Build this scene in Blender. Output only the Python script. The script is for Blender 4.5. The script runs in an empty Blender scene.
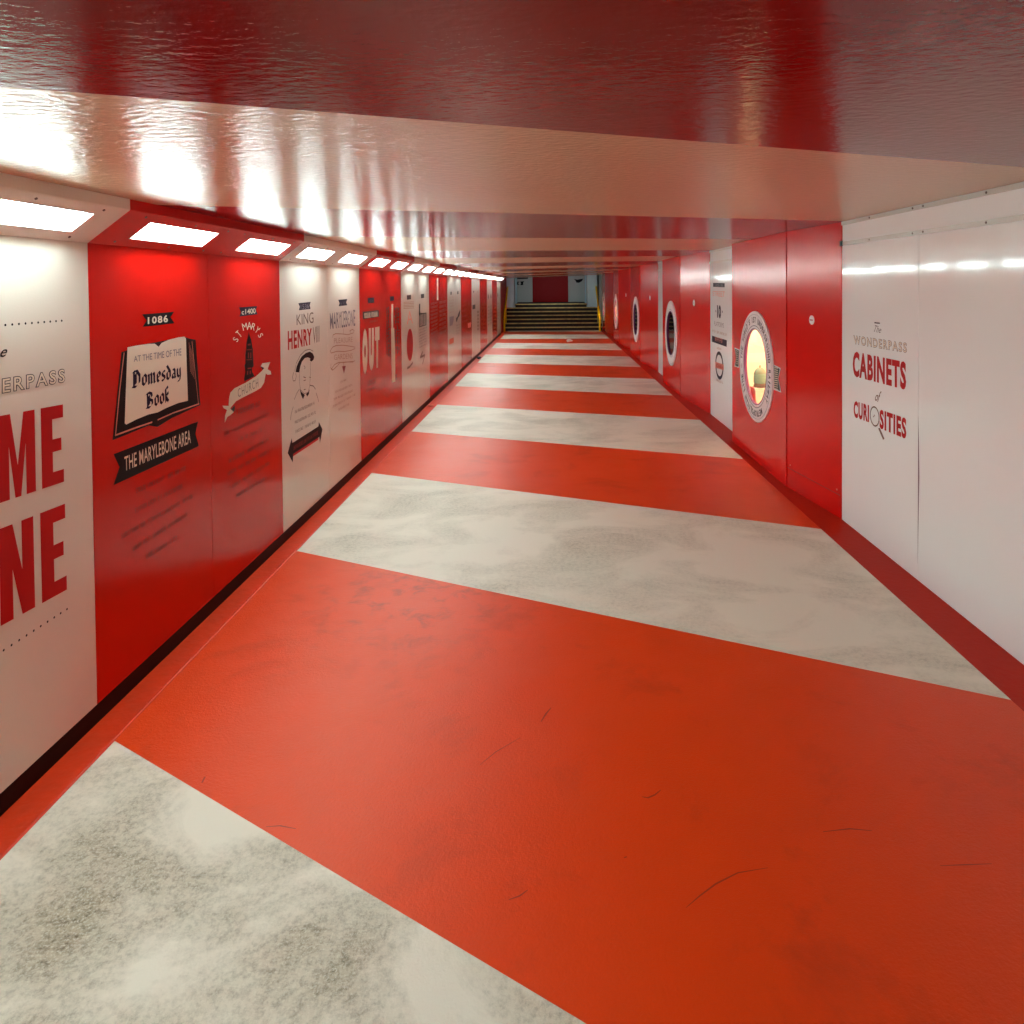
import bpy, bmesh, math, random
from mathutils import Vector, Matrix
from mathutils.geometry import tessellate_polygon
random.seed(7)
S = bpy.context.scene
C = S.collection
R = math.radians
EYE = 1.7
F = 680.0

# ------------------------------------------------------------------ camera
def cam_axes(p, r):
    p, r = R(p), R(r)
    Fw = Vector((0, math.cos(p), -math.sin(p)))
    U0 = Vector((0, math.sin(p), math.cos(p)))
    R0 = Vector((1, 0, 0))
    return Fw, R0*math.cos(r) - U0*math.sin(r), U0*math.cos(r) + R0*math.sin(r)
FW, RT, UP = cam_axes(1.13, 0.43)
CX, CY = 39.10, -212.59
cd = bpy.data.cameras.new('camera')
cd.sensor_width = 36.0
cd.lens = 36.0*F/1024
cd.shift_x = -CX/1024
cd.shift_y = CY/1024
cd.clip_start = 0.02
cam = bpy.data.objects.new('camera', cd)
C.objects.link(cam)
M = Matrix((RT, UP, -FW)).transposed().to_4x4()
M.translation = (0, 0, EYE)
cam.matrix_world = M
S.camera = cam

def ray(x, y):
    return FW + RT*((x-512-CX)/F) - UP*((y-512-CY)/F)
def on_x(x, y, X):                      # where the sight line meets the wall plane at X
    d = ray(x, y); t = X/d.x
    return Vector((X, d.y*t, EYE + d.z*t))
def on_y(x, y, Y):
    d = ray(x, y); t = Y/d.y
    return Vector((d.x*t, Y, EYE + d.z*t))

# ------------------------------------------------------------------ materials
def lin(c):
    return tuple(((v/255)/12.92 if v/255 <= .04045 else ((v/255+.055)/1.055)**2.4) for v in c) + (1,)
def mat(name, col, rough=.5, spec=.5, metal=0, emit=0, coat=0, coat_rough=.1, noise=0, noise_scale=5, dark=None,
        bump=0, bump_scale=60, aniso_streak=0, rough_noise=0, tint=None):
    m = bpy.data.materials.new(name); m.use_nodes = True
    nt = m.node_tree; b = nt.nodes['Principled BSDF']
    b.inputs['Base Color'].default_value = lin(col)
    b.inputs['Roughness'].default_value = rough
    b.inputs['Specular IOR Level'].default_value = spec
    b.inputs['Metallic'].default_value = metal
    if tint: b.inputs['Specular Tint'].default_value = tint + (1,)
    b.inputs['Coat Weight'].default_value = coat
    b.inputs['Coat Roughness'].default_value = coat_rough
    if emit:
        b.inputs['Emission Color'].default_value = lin(col)
        b.inputs['Emission Strength'].default_value = emit
    tc = nt.nodes.new('ShaderNodeTexCoord')
    geo = nt.nodes.new('ShaderNodeNewGeometry')
    if noise:
        n = nt.nodes.new('ShaderNodeTexNoise'); n.inputs['Scale'].default_value = noise_scale
        n.inputs['Detail'].default_value = 8; n.inputs['Roughness'].default_value = .65
        nt.links.new(geo.outputs['Position'], n.inputs['Vector'])
        r = nt.nodes.new('ShaderNodeMapRange'); r.inputs['From Min'].default_value = .42; r.inputs['From Max'].default_value = .75
        r.inputs['To Max'].default_value = noise
        nt.links.new(n.outputs['Fac'], r.inputs['Value'])
        mx = nt.nodes.new('ShaderNodeMix'); mx.data_type = 'RGBA'
        mx.inputs['A'].default_value = lin(col); mx.inputs['B'].default_value = lin(dark or tuple(v*.6 for v in col))
        nt.links.new(r.outputs['Result'], mx.inputs['Factor'])
        nt.links.new(mx.outputs['Result'], b.inputs['Base Color'])
    if rough_noise:
        n = nt.nodes.new('ShaderNodeTexNoise'); n.inputs['Scale'].default_value = 2.2
        n.inputs['Detail'].default_value = 6
        nt.links.new(geo.outputs['Position'], n.inputs['Vector'])
        r = nt.nodes.new('ShaderNodeMapRange'); r.inputs['From Min'].default_value = .35; r.inputs['From Max'].default_value = .7
        r.inputs['To Min'].default_value = rough; r.inputs['To Max'].default_value = rough+rough_noise
        nt.links.new(n.outputs['Fac'], r.inputs['Value'])
        nt.links.new(r.outputs['Result'], b.inputs['Roughness'])
    if bump:
        n = nt.nodes.new('ShaderNodeTexNoise'); n.inputs['Scale'].default_value = bump_scale; n.inputs['Detail'].default_value = 4
        mp = nt.nodes.new('ShaderNodeMapping')
        if aniso_streak: mp.inputs['Scale'].default_value = aniso_streak
        nt.links.new(geo.outputs['Position'], mp.inputs['Vector'])
        nt.links.new(mp.outputs['Vector'], n.inputs['Vector'])
        bp = nt.nodes.new('ShaderNodeBump'); bp.inputs['Strength'].default_value = bump; bp.inputs['Distance'].default_value = .01
        nt.links.new(n.outputs['Fac'], bp.inputs['Height'])
        nt.links.new(bp.outputs['Normal'], b.inputs['Normal'])
        if coat: nt.links.new(bp.outputs['Normal'], b.inputs['Coat Normal'])
    return m

def worn_white_floor():
    m = bpy.data.materials.new('worn_white_floor_paint'); m.use_nodes = True
    nt = m.node_tree; b = nt.nodes['Principled BSDF']; L = nt.links.new
    geo = nt.nodes.new('ShaderNodeNewGeometry')
    def noise(sc, det=8, ro=.6, stretch=None, dist=0):
        n = nt.nodes.new('ShaderNodeTexNoise'); n.inputs['Scale'].default_value = sc; n.inputs['Detail'].default_value = det
        n.inputs['Roughness'].default_value = ro; n.inputs['Distortion'].default_value = dist
        mp = nt.nodes.new('ShaderNodeMapping')
        if stretch: mp.inputs['Scale'].default_value = stretch
        L(geo.outputs['Position'], mp.inputs['Vector']); L(mp.outputs['Vector'], n.inputs['Vector']); return n
    def rng(n, a, c, lo=0, hi=1):
        r = nt.nodes.new('ShaderNodeMapRange'); r.inputs['From Min'].default_value = a; r.inputs['From Max'].default_value = c
        r.inputs['To Min'].default_value = lo; r.inputs['To Max'].default_value = hi
        L(n.outputs['Fac'], r.inputs['Value']); return r
    def mix(fac, A, B):
        x = nt.nodes.new('ShaderNodeMix'); x.data_type = 'RGBA'
        L(fac, x.inputs['Factor'])
        for k, v in (('A', A), ('B', B)):
            if isinstance(v, tuple): x.inputs[k].default_value = lin(v)
            else: L(v, x.inputs[k])
        return x.outputs['Result']
    big = rng(noise(1.3, 9, .62, (1, 1.4, 1), .6), .44, .68)
    fine = rng(noise(42, 6, .8), .45, .64)
    spk = rng(noise(120, 4, .8), .5, .68)
    sx = nt.nodes.new('ShaderNodeSeparateXYZ'); L(geo.outputs['Position'], sx.inputs[0])   # the nearest band is the dirtiest
    wr = nt.nodes.new('ShaderNodeMapRange'); wr.inputs['From Min'].default_value = 2.0; wr.inputs['From Max'].default_value = 3.2
    wr.inputs['To Min'].default_value = 1.0; wr.inputs['To Max'].default_value = .45; L(sx.outputs['Y'], wr.inputs['Value'])
    bw = nt.nodes.new('ShaderNodeMath'); bw.operation = 'MULTIPLY'; L(big.outputs[0], bw.inputs[0]); L(wr.outputs[0], bw.inputs[1])
    big = bw
    mul = nt.nodes.new('ShaderNodeMath'); mul.operation = 'MULTIPLY'; mul.inputs[1].default_value = .8
    L(big.outputs[0], mul.inputs[0])
    c1 = mix(mul.outputs[0], (238, 228, 212), (162, 146, 118))
    m2 = nt.nodes.new('ShaderNodeMath'); m2.operation = 'MULTIPLY'; L(big.outputs[0], m2.inputs[0]); L(fine.outputs[0], m2.inputs[1])
    c2 = mix(m2.outputs[0], c1, (98, 82, 58))
    m3 = nt.nodes.new('ShaderNodeMath'); m3.operation = 'MULTIPLY'; L(big.outputs[0], m3.inputs[0]); L(spk.outputs[0], m3.inputs[1])
    c3 = mix(m3.outputs[0], c2, (236, 232, 216))
    L(c3, b.inputs['Base Color'])
    b.inputs['Roughness'].default_value = .5
    b.inputs['Specular IOR Level'].default_value = .4
    bp = nt.nodes.new('ShaderNodeBump'); bp.inputs['Strength'].default_value = .5; bp.inputs['Distance'].default_value = .006
    L(noise(95, 5, .75).outputs['Fac'], bp.inputs['Height']); L(bp.outputs['Normal'], b.inputs['Normal'])
    return m

def red_floor():
    m = bpy.data.materials.new('red_floor_paint'); m.use_nodes = True
    nt = m.node_tree; b = nt.nodes['Principled BSDF']; L = nt.links.new
    geo = nt.nodes.new('ShaderNodeNewGeometry')
    def noise(sc, det=8, ro=.6, dist=0):
        n = nt.nodes.new('ShaderNodeTexNoise'); n.inputs['Scale'].default_value = sc; n.inputs['Detail'].default_value = det
        n.inputs['Roughness'].default_value = ro; n.inputs['Distortion'].default_value = dist
        L(geo.outputs['Position'], n.inputs['Vector']); return n
    n1 = noise(2.0, 9, .65, .5)
    r = nt.nodes.new('ShaderNodeMapRange'); r.inputs['From Min'].default_value = .55; r.inputs['From Max'].default_value = .78
    r.inputs['To Max'].default_value = .55; L(n1.outputs['Fac'], r.inputs['Value'])
    # old scuffs gather where people turn towards the left wall
    d = nt.nodes.new('ShaderNodeVectorMath'); d.operation = 'DISTANCE'; d.inputs[1].default_value = (-.75, 3.75, 0)
    L(geo.outputs['Position'], d.inputs[0])
    dr = nt.nodes.new('ShaderNodeMapRange'); dr.inputs['From Min'].default_value = .9; dr.inputs['From Max'].default_value = .1
    L(d.outputs['Value'], dr.inputs['Value'])
    n2 = noise(7, 8, .7, .4)
    r2 = nt.nodes.new('ShaderNodeMapRange'); r2.inputs['From Min'].default_value = .5; r2.inputs['From Max'].default_value = .7
    L(n2.outputs['Fac'], r2.inputs['Value'])
    mm = nt.nodes.new('ShaderNodeMath'); mm.operation = 'MULTIPLY'; L(dr.outputs[0], mm.inputs[0]); L(r2.outputs[0], mm.inputs[1])
    ad = nt.nodes.new('ShaderNodeMath'); ad.operation = 'MAXIMUM'; L(mm.outputs[0], ad.inputs[0]); L(r.outputs[0], ad.inputs[1])
    x = nt.nodes.new('ShaderNodeMix'); x.data_type = 'RGBA'; L(ad.outputs[0], x.inputs['Factor'])
    x.inputs['A'].default_value = lin(RED_FLOOR); x.inputs['B'].default_value = lin((150, 42, 22))
    L(x.outputs['Result'], b.inputs['Base Color'])
    rr = nt.nodes.new('ShaderNodeMapRange'); rr.inputs['To Min'].default_value = .32; rr.inputs['To Max'].default_value = .48
    L(n1.outputs['Fac'], rr.inputs['Value']); L(rr.outputs[0], b.inputs['Roughness'])
    b.inputs['Specular IOR Level'].default_value = .6
    b.inputs['Specular Tint'].default_value = (1, .56, .36, 1)
    bp = nt.nodes.new('ShaderNodeBump'); bp.inputs['Strength'].default_value = .5; bp.inputs['Distance'].default_value = .004
    L(noise(85, 4, .7).outputs['Fac'], bp.inputs['Height'])
    bp2 = nt.nodes.new('ShaderNodeBump'); bp2.inputs['Strength'].default_value = .3; bp2.inputs['Distance'].default_value = .02
    L(noise(3.2, 3, .5).outputs['Fac'], bp2.inputs['Height']); L(bp.outputs['Normal'], bp2.inputs['Normal'])
    L(bp2.outputs['Normal'], b.inputs['Normal'])
    return m

RED_FLOOR = (226, 62, 6)
RED = (204, 16, 6)
CREAM = (230, 220, 208)
m_floor_red = red_floor()
m_floor_white = worn_white_floor()
m_margin = mat('red_margin_paint', (212, 52, 14), rough=.42, tint=(1, .6, .5), bump=.2, bump_scale=30, noise=.35, noise_scale=9, dark=(160, 60, 40))
m_margin_shaded = mat('shaded_red_margin_paint', (184, 30, 4), rough=.5, spec=.12, bump=.2, bump_scale=30)  # shade along the right wall put into the margin's red
m_ceil_red = mat('red_ceiling_gloss', (124, 1, 1), rough=.17, spec=.2, tint=(1, .5, .42), bump=.16, bump_scale=36, aniso_streak=(.8, 1.3, 1))
m_ceil_white = mat('cream_ceiling_gloss', (206, 174, 142), rough=.2, spec=.22, tint=(1, .88, .8), bump=.42, bump_scale=42, aniso_streak=(.8, 1.3, 1))
m_pan_red = mat('red_wall_cladding', RED, rough=.2, spec=.35, tint=(1, .6, .5), bump=.05, bump_scale=160)
m_pan_cream = mat('cream_wall_cladding', CREAM, rough=.2, spec=.3, bump=.05, bump_scale=160)
m_white = mat('gloss_white_cladding', (250, 255, 255), rough=.085, spec=.45, bump=.1, bump_scale=3.5, aniso_streak=(1, 1, .4))
m_cab_red = mat('red_cabinet_laminate', (222, 5, 1), rough=.19, spec=.6, tint=(1, .5, .4), bump=.035, bump_scale=220, aniso_streak=(1, 1, .05))
m_black = mat('black_print', (14, 5, 10), rough=.5, spec=.15)
m_navy = mat('dark_violet_print', (26, 16, 44), rough=.5, spec=.15)
m_skirt = mat('black_skirting_paint', (20, 2, 3), rough=.5, spec=.2)
m_printred = mat('red_print', (186, 6, 12), rough=.5, spec=.2)
m_deepred = mat('deep_red_print', (140, 6, 8), rough=.5)
m_ink = mat('grey_brown_print', (110, 84, 72), rough=.5)
m_greyprint = mat('grey_print', (120, 112, 120), rough=.5)
m_fadeprint = mat('faded_brown_print', (160, 122, 98), rough=.5)
m_paper = mat('cream_print', (236, 222, 200), rough=.5)
m_pink = mat('pale_red_print', (222, 130, 112), rough=.5)
m_metal = mat('screw_metal', (90, 70, 60), rough=.4, metal=.6)
m_alu = mat('aluminium_rail', (196, 194, 186), rough=.35, metal=.3)
m_dark = mat('dark_void', (14, 12, 14), rough=.8)
m_frame = mat('white_lamp_frame', (236, 236, 232), rough=.4)
m_yellow = mat('yellow_rail_paint', (250, 214, 8), rough=.35)
m_step = mat('dark_step_concrete', (26, 20, 16), rough=.7, bump=.2)
m_nose = mat('worn_yellow_nosing', (226, 200, 128), rough=.6, noise=.8, noise_scale=6, dark=(120, 100, 80))
m_tile = mat('pale_blue_grey_render', (206, 232, 240), rough=.5, noise=.4, noise_scale=3, dark=(180, 210, 220))
m_endred = mat('red_end_panel', (160, 5, 7), rough=.5, spec=.15)
m_endwhite = mat('grey_white_end_panel', (190, 190, 182), rough=.4)
m_ring = mat('white_ring_enamel', (246, 244, 244), rough=.35)
m_ringgrey = mat('grey_ring_line', (150, 150, 160), rough=.4)
m_lilac = mat('purple_edge_trim', (110, 50, 110), rough=.4)
m_nichecream = mat('cream_display_lining', (250, 248, 226), rough=.7)
m_nicheshade = mat('shaded_display_lining', (40, 26, 30), rough=.6)  # gloom of the unlit niches painted into the lining colour
m_green = mat('verdigris_green', (120, 150, 120), rough=.4)
m_wood = mat('brown_wood', (120, 74, 30), rough=.5, noise=.6, noise_scale=20)
m_scuff = mat('dark_scuff_mark', (160, 34, 8), rough=.5)
m_litter = mat('white_paper', (236, 236, 228), rough=.7)
m_litterpink = mat('pink_paint_flake', (214, 130, 112), rough=.6)

LAMP = 20.0
m_lamp = bpy.data.materials.new('lit_diffuser'); m_lamp.use_nodes = True
b = m_lamp.node_tree.nodes['Principled BSDF']
b.inputs['Base Color'].default_value = (.8, .8, .8, 1)
b.inputs['Emission Color'].default_value = (.80, 1.0, .98, 1)
b.inputs['Emission Strength'].default_value = LAMP
m_glow = bpy.data.materials.new('lit_warm_tube'); m_glow.use_nodes = True
b = m_glow.node_tree.nodes['Principled BSDF']
b.inputs['Emission Color'].default_value = (1, .95, .66, 1)
b.inputs['Emission Strength'].default_value = 19

m_glass = bpy.data.materials.new('clear_glass_pane'); m_glass.use_nodes = True
nt = m_glass.node_tree; nt.nodes.clear()
out = nt.nodes.new('ShaderNodeOutputMaterial'); mx = nt.nodes.new('ShaderNodeMixShader')
tr = nt.nodes.new('ShaderNodeBsdfTransparent'); gl = nt.nodes.new('ShaderNodeBsdfGlossy'); fr = nt.nodes.new('ShaderNodeLayerWeight'); pw = nt.nodes.new('ShaderNodeMath'); pw.operation = 'POWER'; pw.inputs[1].default_value = 4.2; ad = nt.nodes.new('ShaderNodeMath'); ad.operation = 'MULTIPLY_ADD'; ad.inputs[1].default_value = .75; ad.inputs[2].default_value = .045
gl.inputs['Roughness'].default_value = .02
fr.inputs['Blend'].default_value = .5; nt.links.new(fr.outputs['Facing'], pw.inputs[0]); nt.links.new(pw.outputs[0], ad.inputs[0]); nt.links.new(ad.outputs[0], mx.inputs[0]); nt.links.new(tr.outputs[0], mx.inputs[1]); nt.links.new(gl.outputs[0], mx.inputs[2])
nt.links.new(mx.outputs[0], out.inputs[0])

# ------------------------------------------------------------------ object helpers
def obj(name, verts, faces, m, parent=None, mi=None, smooth=False):
    me = bpy.data.meshes.new(name)
    me.from_pydata([tuple(v) for v in verts], [], faces)
    for x in (m if isinstance(m, (list, tuple)) else [m]): me.materials.append(x)
    if mi:
        for p, i in zip(me.polygons, mi): p.material_index = i
    if smooth:
        for p in me.polygons: p.use_smooth = True
    me.update()
    o = bpy.data.objects.new(name, me); C.objects.link(o)
    if parent:
        o.parent = parent
        o.matrix_parent_inverse = Matrix.Translation(-parent.location)
    return o
def thing(name, label, cat, loc=(0, 0, 0), group=None):
    o = bpy.data.objects.new(name, None); C.objects.link(o); o.location = loc
    o.empty_display_size = .1
    return tag(o, label, cat, group)
def tag(o, label, cat, group=None):
    o['label'] = label; o['category'] = cat; o['kind'] = 'thing'
    if group: o['group'] = group
    return o
def struct(o):
    o['kind'] = 'structure'; return o
class MB:
    def __init__(s): s.v = []; s.f = []; s.i = []
    def add(s, v, f, mi=0):
        n = len(s.v); s.v += [tuple(x) for x in v]; s.f += [tuple(k+n for k in q) for q in f]; s.i += [mi]*len(f)
    def box(s, x0, x1, y0, y1, z0, z1, mi=0):
        s.add([(x, y, z) for x in (x0, x1) for y in (y0, y1) for z in (z0, z1)],
              [(0, 1, 3, 2), (4, 6, 7, 5), (0, 4, 5, 1), (2, 3, 7, 6), (0, 2, 6, 4), (1, 5, 7, 3)], mi)
    def prism(s, prof, y0, y1, mi=0):       # profile in (x, z) swept along y
        n = len(prof)
        s.add([(x, y0, z) for x, z in prof] + [(x, y1, z) for x, z in prof],
              [(k, (k+1) % n, n+(k+1) % n, n+k) for k in range(n)] + [tuple(range(n))[::-1], tuple(range(n, 2*n))], mi)
    def tube(s, pts, r, n=10, mi=0):
        pts = [Vector(p) for p in pts]; rings = []
        for k, p in enumerate(pts):
            t = (pts[min(k+1, len(pts)-1)] - pts[max(k-1, 0)]).normalized()
            a = t.cross(Vector((0, 0, 1)) if abs(t.z) < .9 else Vector((1, 0, 0))).normalized(); b = t.cross(a)
            rr = r[k] if isinstance(r, (list, tuple)) else r
            rings.append([p + (a*math.cos(2*math.pi*q/n) + b*math.sin(2*math.pi*q/n))*rr for q in range(n)])
        v = [x for g in rings for x in g]
        f = [(k*n+q, k*n+(q+1) % n, (k+1)*n+(q+1) % n, (k+1)*n+q) for k in range(len(pts)-1) for q in range(n)]
        f += [tuple(range(n))[::-1], tuple(range(len(v)-n, len(v)))]
        s.add(v, f, mi)
    def lathe(s, c, prof, n=28, axis='z', mi=0):   # prof of (radius, height)
        v = []
        for r_, h in prof:
            for q in range(n):
                a = 2*math.pi*q/n
                v.append((c[0]+r_*math.cos(a), c[1]+r_*math.sin(a), c[2]+h) if axis == 'z' else
                         (c[0]+h, c[1]+r_*math.cos(a), c[2]+r_*math.sin(a)))
        f = [(k*n+q, k*n+(q+1) % n, (k+1)*n+(q+1) % n, (k+1)*n+q) for k in range(len(prof)-1) for q in range(n)]
        f += [tuple(range(n))[::-1], tuple(range(len(v)-n, len(v)))]
        s.add(v, f, mi)
    def build(s, name, m, parent=None, smooth=False):
        return obj(name, s.v, s.f, m, parent, s.i, smooth)

# ------------------------------------------------------------------ printed artwork on a wall plane
class Wall:
    """2-D print surface: points are (y, z) on the plane x = X; sgn is the side the print faces."""
    def __init__(s, X, sgn): s.X, s.sgn = X, sgn
    def pt(s, x, y): p = on_x(x, y, s.X); return Vector((p.y, p.z))
    def up(s, p, k): return (s.X + s.sgn*.0007*k, p[0], p[1])
LEFT = Wall(-1.785, 1); RIGHT = Wall(2.085, -1); FRONT = Wall(1.96, -1)
def crop(x0, y0, s): return lambda pts: [(x0+x/s, y0+y/s) for x, y in pts]

_font = {}
def glyphs(s, bold=0.0, shear=0.0, spacing=1.0, grow=0.0):
    key = (s, bold, shear, spacing, grow)
    if key not in _font:
        cu = bpy.data.curves.new('lettering', 'FONT'); cu.body = s; cu.offset = bold; cu.shear = shear; cu.space_character = spacing
        cu.resolution_u = 3
        o = bpy.data.objects.new('lettering', cu); C.objects.link(o)
        dg = bpy.context.evaluated_depsgraph_get()
        me = bpy.data.meshes.new_from_object(o.evaluated_get(dg))
        v = [tuple(x.co[:2]) for x in me.vertices]; f = [tuple(p.vertices) for p in me.polygons]
        bpy.data.objects.remove(o); bpy.data.curves.remove(cu); bpy.data.meshes.remove(me)
        xs = [p[0] for p in v]; ys = [p[1] for p in v]
        x0, x1, y0, y1 = min(xs)-grow, max(xs)+grow, min(ys)-grow, max(ys)+grow
        _font[key] = ([((p[0]-x0)/(x1-x0), (p[1]-y0)/(y1-y0)) for p in v], f)
    return _font[key]
class Print:
    def __init__(s, wall, layer=1): s.w = wall; s.k = layer; s.v = []; s.f = []; s.cuts = []
    def put(s, pts2, faces):
        n = len(s.v); s.v += [s.w.up(p, s.k) for p in pts2]; s.f += [tuple(a+n for a in q) for q in faces]
    def cut(s): s.cuts.append((len(s.v), len(s.f)))
    def poly(s, px):                      # polygon given as picture points on this wall
        pts = [s.w.pt(*p) for p in px]; return s.wpoly(pts)
    def wpoly(s, pts):
        s.cut()
        pts = [Vector((p[0], p[1])) for p in pts]
        s.put(pts, [tuple(q) for q in tessellate_polygon([[p.to_3d() for p in pts]])]); return s
    def quad_text(s, t, q, bold=.02, shear=0, spacing=1.0, wallq=False, grow=0.0):     # q: bl br tr tl
        s.cut()
        a, b_, c, d = q if wallq else [s.w.pt(*p) for p in q]
        v, f = glyphs(t, bold, shear, spacing, grow)
        s.put([(a*(1-u)+b_*u)*(1-w)+(d*(1-u)+c*u)*w for u, w in v], f); return s
    def line(s, px, wid, closed=False):     # thin drawn line, width in metres
        return s.wline([s.w.pt(*p) for p in px], wid, closed)
    def wline(s, pts, wid, closed=False):
        if closed: pts = pts+[pts[0]]
        for a, b_ in zip(pts, pts[1:]):
            a, b_ = Vector(a), Vector(b_)
            d = (b_-a)
            if d.length < 1e-6: continue
            d.normalize(); n = Vector((-d.y, d.x))*wid/2; e = d*wid*.3
            s.put([a-n-e, b_-n+e, b_+n+e, a+n-e], [(0, 1, 2, 3)])
        return s
    def nib(s, strokes, q, nibv=(.10, .13)):     # broad-nib pen strokes in unit box -> quad
        a, b_, c, d = [s.w.pt(*p) for p in q]
        mp = lambda u, w: (a*(1-u)+b_*u)*(1-w)+(d*(1-u)+c*u)*w
        for st in strokes:
            for (x0, y0), (x1, y1) in zip(st, st[1:]):
                hx, hy = nibv[0]/2, nibv[1]/2
                p = [(x0-hx, y0-hy), (x0+hx, y0+hy), (x1+hx, y1+hy), (x1-hx, y1-hy)]
                s.put([mp(*k) for k in p], [(0, 1, 2, 3)])
        return s
    def dot(s, c, r, n=12, ry=None):
        s.cut()
        s.put([Vector((c[0]+r*math.cos(2*math.pi*k/n), c[1]+(ry or r)*math.sin(2*math.pi*k/n))) for k in range(n)], [tuple(range(n))]); return s
    def marks(s, p0, p1, h, seed=1, gap=.2):   # unreadable small lettering: p0,p1 baseline ends, h letter height in px at p0
        rnd = random.Random(seed); s.cut()
        a, b_ = s.w.pt(*p0), s.w.pt(*p1); top = s.w.pt(p0[0], p0[1]-h)
        H = abs(top.y-a.y); d = b_-a; L = d.length; d.normalize(); n = Vector((0, 1))
        t = 0; w = H*.45
        while t < L:
            if rnd.random() > .14:
                st = w*.26
                p = a+d*t
                def bx(u0, u1, v0, v1): s.put([p+d*u0+n*v0, p+d*u1+n*v0, p+d*u1+n*v1, p+d*u0+n*v1], [(0, 1, 2, 3)])
                k = rnd.randrange(6)
                bx(0, st, 0, H)
                if k in (0, 1, 2): bx(w-st, w, 0, H)
                if k in (0, 3, 4): bx(0, w, H-st, H)
                if k in (2, 3, 5): bx(0, w, 0, st)
                if k in (1, 4, 5): bx(0, w, H*.45, H*.45+st)
            t += w*(1+gap*1.3)
        return s
    def build(s, name, m, parent):
        cs = s.cuts if s.cuts and s.cuts[0] == (0, 0) and len(s.cuts) <= 20 else [(0, 0)]
        cs = cs+[(len(s.v), len(s.f))]
        for (v0, f0), (v1, f1) in zip(cs, cs[1:]):
            if v1 > v0: o = obj(name, s.v[v0:v1], [tuple(k-v0 for k in q) for q in s.f[f0:f1]], m, parent)
        return o

# ------------------------------------------------------------------ floor and ceiling (painted diagonal bands)
FL = [(-1.655, y) for y in (-4.9, -3.0, -1.15, .70, 2.527, 4.362, 6.196, 7.972, 9.797, 11.602, 13.357, 15.15, 16.97, 18.72, 20.43, 21.95, 24.04, 25.5, 25.9)]
FR = [(1.862, y) for y in (-4.9, -4.9, -3.2, -1.4, .50, 2.737, 4.686, 6.596, 8.526, 10.433, 12.299, 14.164, 16.25, 17.84, 19.89, 21.78, 23.667, 25.0, 25.9)]
def floor_():
    mb = MB(); z = 0
    for k in range(len(FL)-1):
        a, b_, c, d = FL[k], FR[k], FR[k+1], FL[k+1]
        mb.add([(a[0], a[1], z), (b_[0], b_[1], z), (c[0], c[1], z), (d[0], d[1], z)], [(0, 1, 2, 3)], 1 if k in (1, 3, 5, 7, 9, 11, 13, 15, 17) else 0)
    # the index parity puts white between 2.5 m behind and 2.5 m ahead of the lens at left
    mb.add([(-1.83, -4.9, z), (-1.655, -4.9, z), (-1.655, 25.9, z), (-1.83, 25.9, z)], [(0, 1, 2, 3)], 2)
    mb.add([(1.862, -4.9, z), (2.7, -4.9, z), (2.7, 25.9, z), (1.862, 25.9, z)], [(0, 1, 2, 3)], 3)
    mb.add([(-1.83, -4.9, -.2), (2.7, -4.9, -.2), (2.7, 29.4, -.2), (-1.83, 29.4, -.2)], [(0, 1, 2, 3)], 0)
    return struct(mb.build('floor', [m_floor_red, m_floor_white, m_margin, m_margin_shaded]))
floor_obj = floor_()
CS = .02636
def cz(x): return 2.0473 + CS*(x+1.62)
CR = [-4.9, -3.1, -1.2, .75, 2.73, 4.83, 6.72, 8.72, 10.43, 12.4, 14.3, 16.2, 18.0, 19.95, 21.9, 23.8, 25.7, 27.5, 29.4]
CLf = [-4.9, -4.9, -2.9, -1.0, .92, 2.83, 4.62, 6.55, 8.3, 10.3, 12.3, 14.3, 16.3, 18.4, 20.5, 22.6, 24.8, 27.0, 29.4]
def ceiling_():
    mb = MB()
    for k in range(len(CR)-1):
        x0, x1 = -1.9, 2.7
        def yy(x, k): t = (x+1.6)/3.685; return max(-4.9, min(29.4, CLf[k]*(1-t)+CR[k]*t))
        mb.add([(x0, yy(x0, k), cz(x0)), (x1, yy(x1, k), cz(x1)), (x1, yy(x1, k+1), cz(x1)), (x0, yy(x0, k+1), cz(x0))],
               [(0, 3, 2, 1)], 1 if k % 2 == 0 else 0)
    mb.add([(-1.9, -4.9, 2.3), (2.7, -4.9, 2.3), (2.7, 29.4, 2.3), (-1.9, 29.4, 2.3)], [(0, 1, 2, 3)])
    return struct(mb.build('ceiling', [m_ceil_red, m_ceil_white]))
ceiling_()
# heel scuffs and chips ground into the red paint
def scuff(px, w0, name='scuff'):
    pts = []
    for x, y in px:
        d = ray(x, y); t = -EYE/d.z; pts.append(Vector((d.x*t, d.y*t)))
    v = []; n = len(pts)
    for k, p in enumerate(pts):
        d = (pts[min(k+1, n-1)]-pts[max(k-1, 0)]).normalized(); q = Vector((-d.y, d.x))*w0*math.sin(math.pi*(k+.35)/(n-.3))
        v += [(p.x-q.x, p.y-q.y, .0009), (p.x+q.x, p.y+q.y, .0009)]
    obj('scuff_mark', v, [(2*k, 2*k+1, 2*k+3, 2*k+2) for k in range(n-1)], m_scuff, floor_obj)
for px, w_ in [([(686, 908), (700, 896), (716, 884), (738, 873), (768, 868)], .004), ([(541, 722), (546, 714), (551, 708)], .006),
               ([(642, 797), (648, 798), (655, 795), (661, 790)], .005), ([(823, 832), (850, 829), (872, 831)], .004), ([(940, 866), (965, 865), (992, 864)], .003),
               ([(266, 827), (280, 826), (296, 829)], .004), ([(202, 783), (205, 777)], .007), ([(509, 900), (520, 896), (528, 890)], .004), ([(624, 858), (627, 857)], .004),
               ([(480, 765), (496, 752), (520, 738)], .003)]:
    scuff(px, w_*.6)
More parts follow.
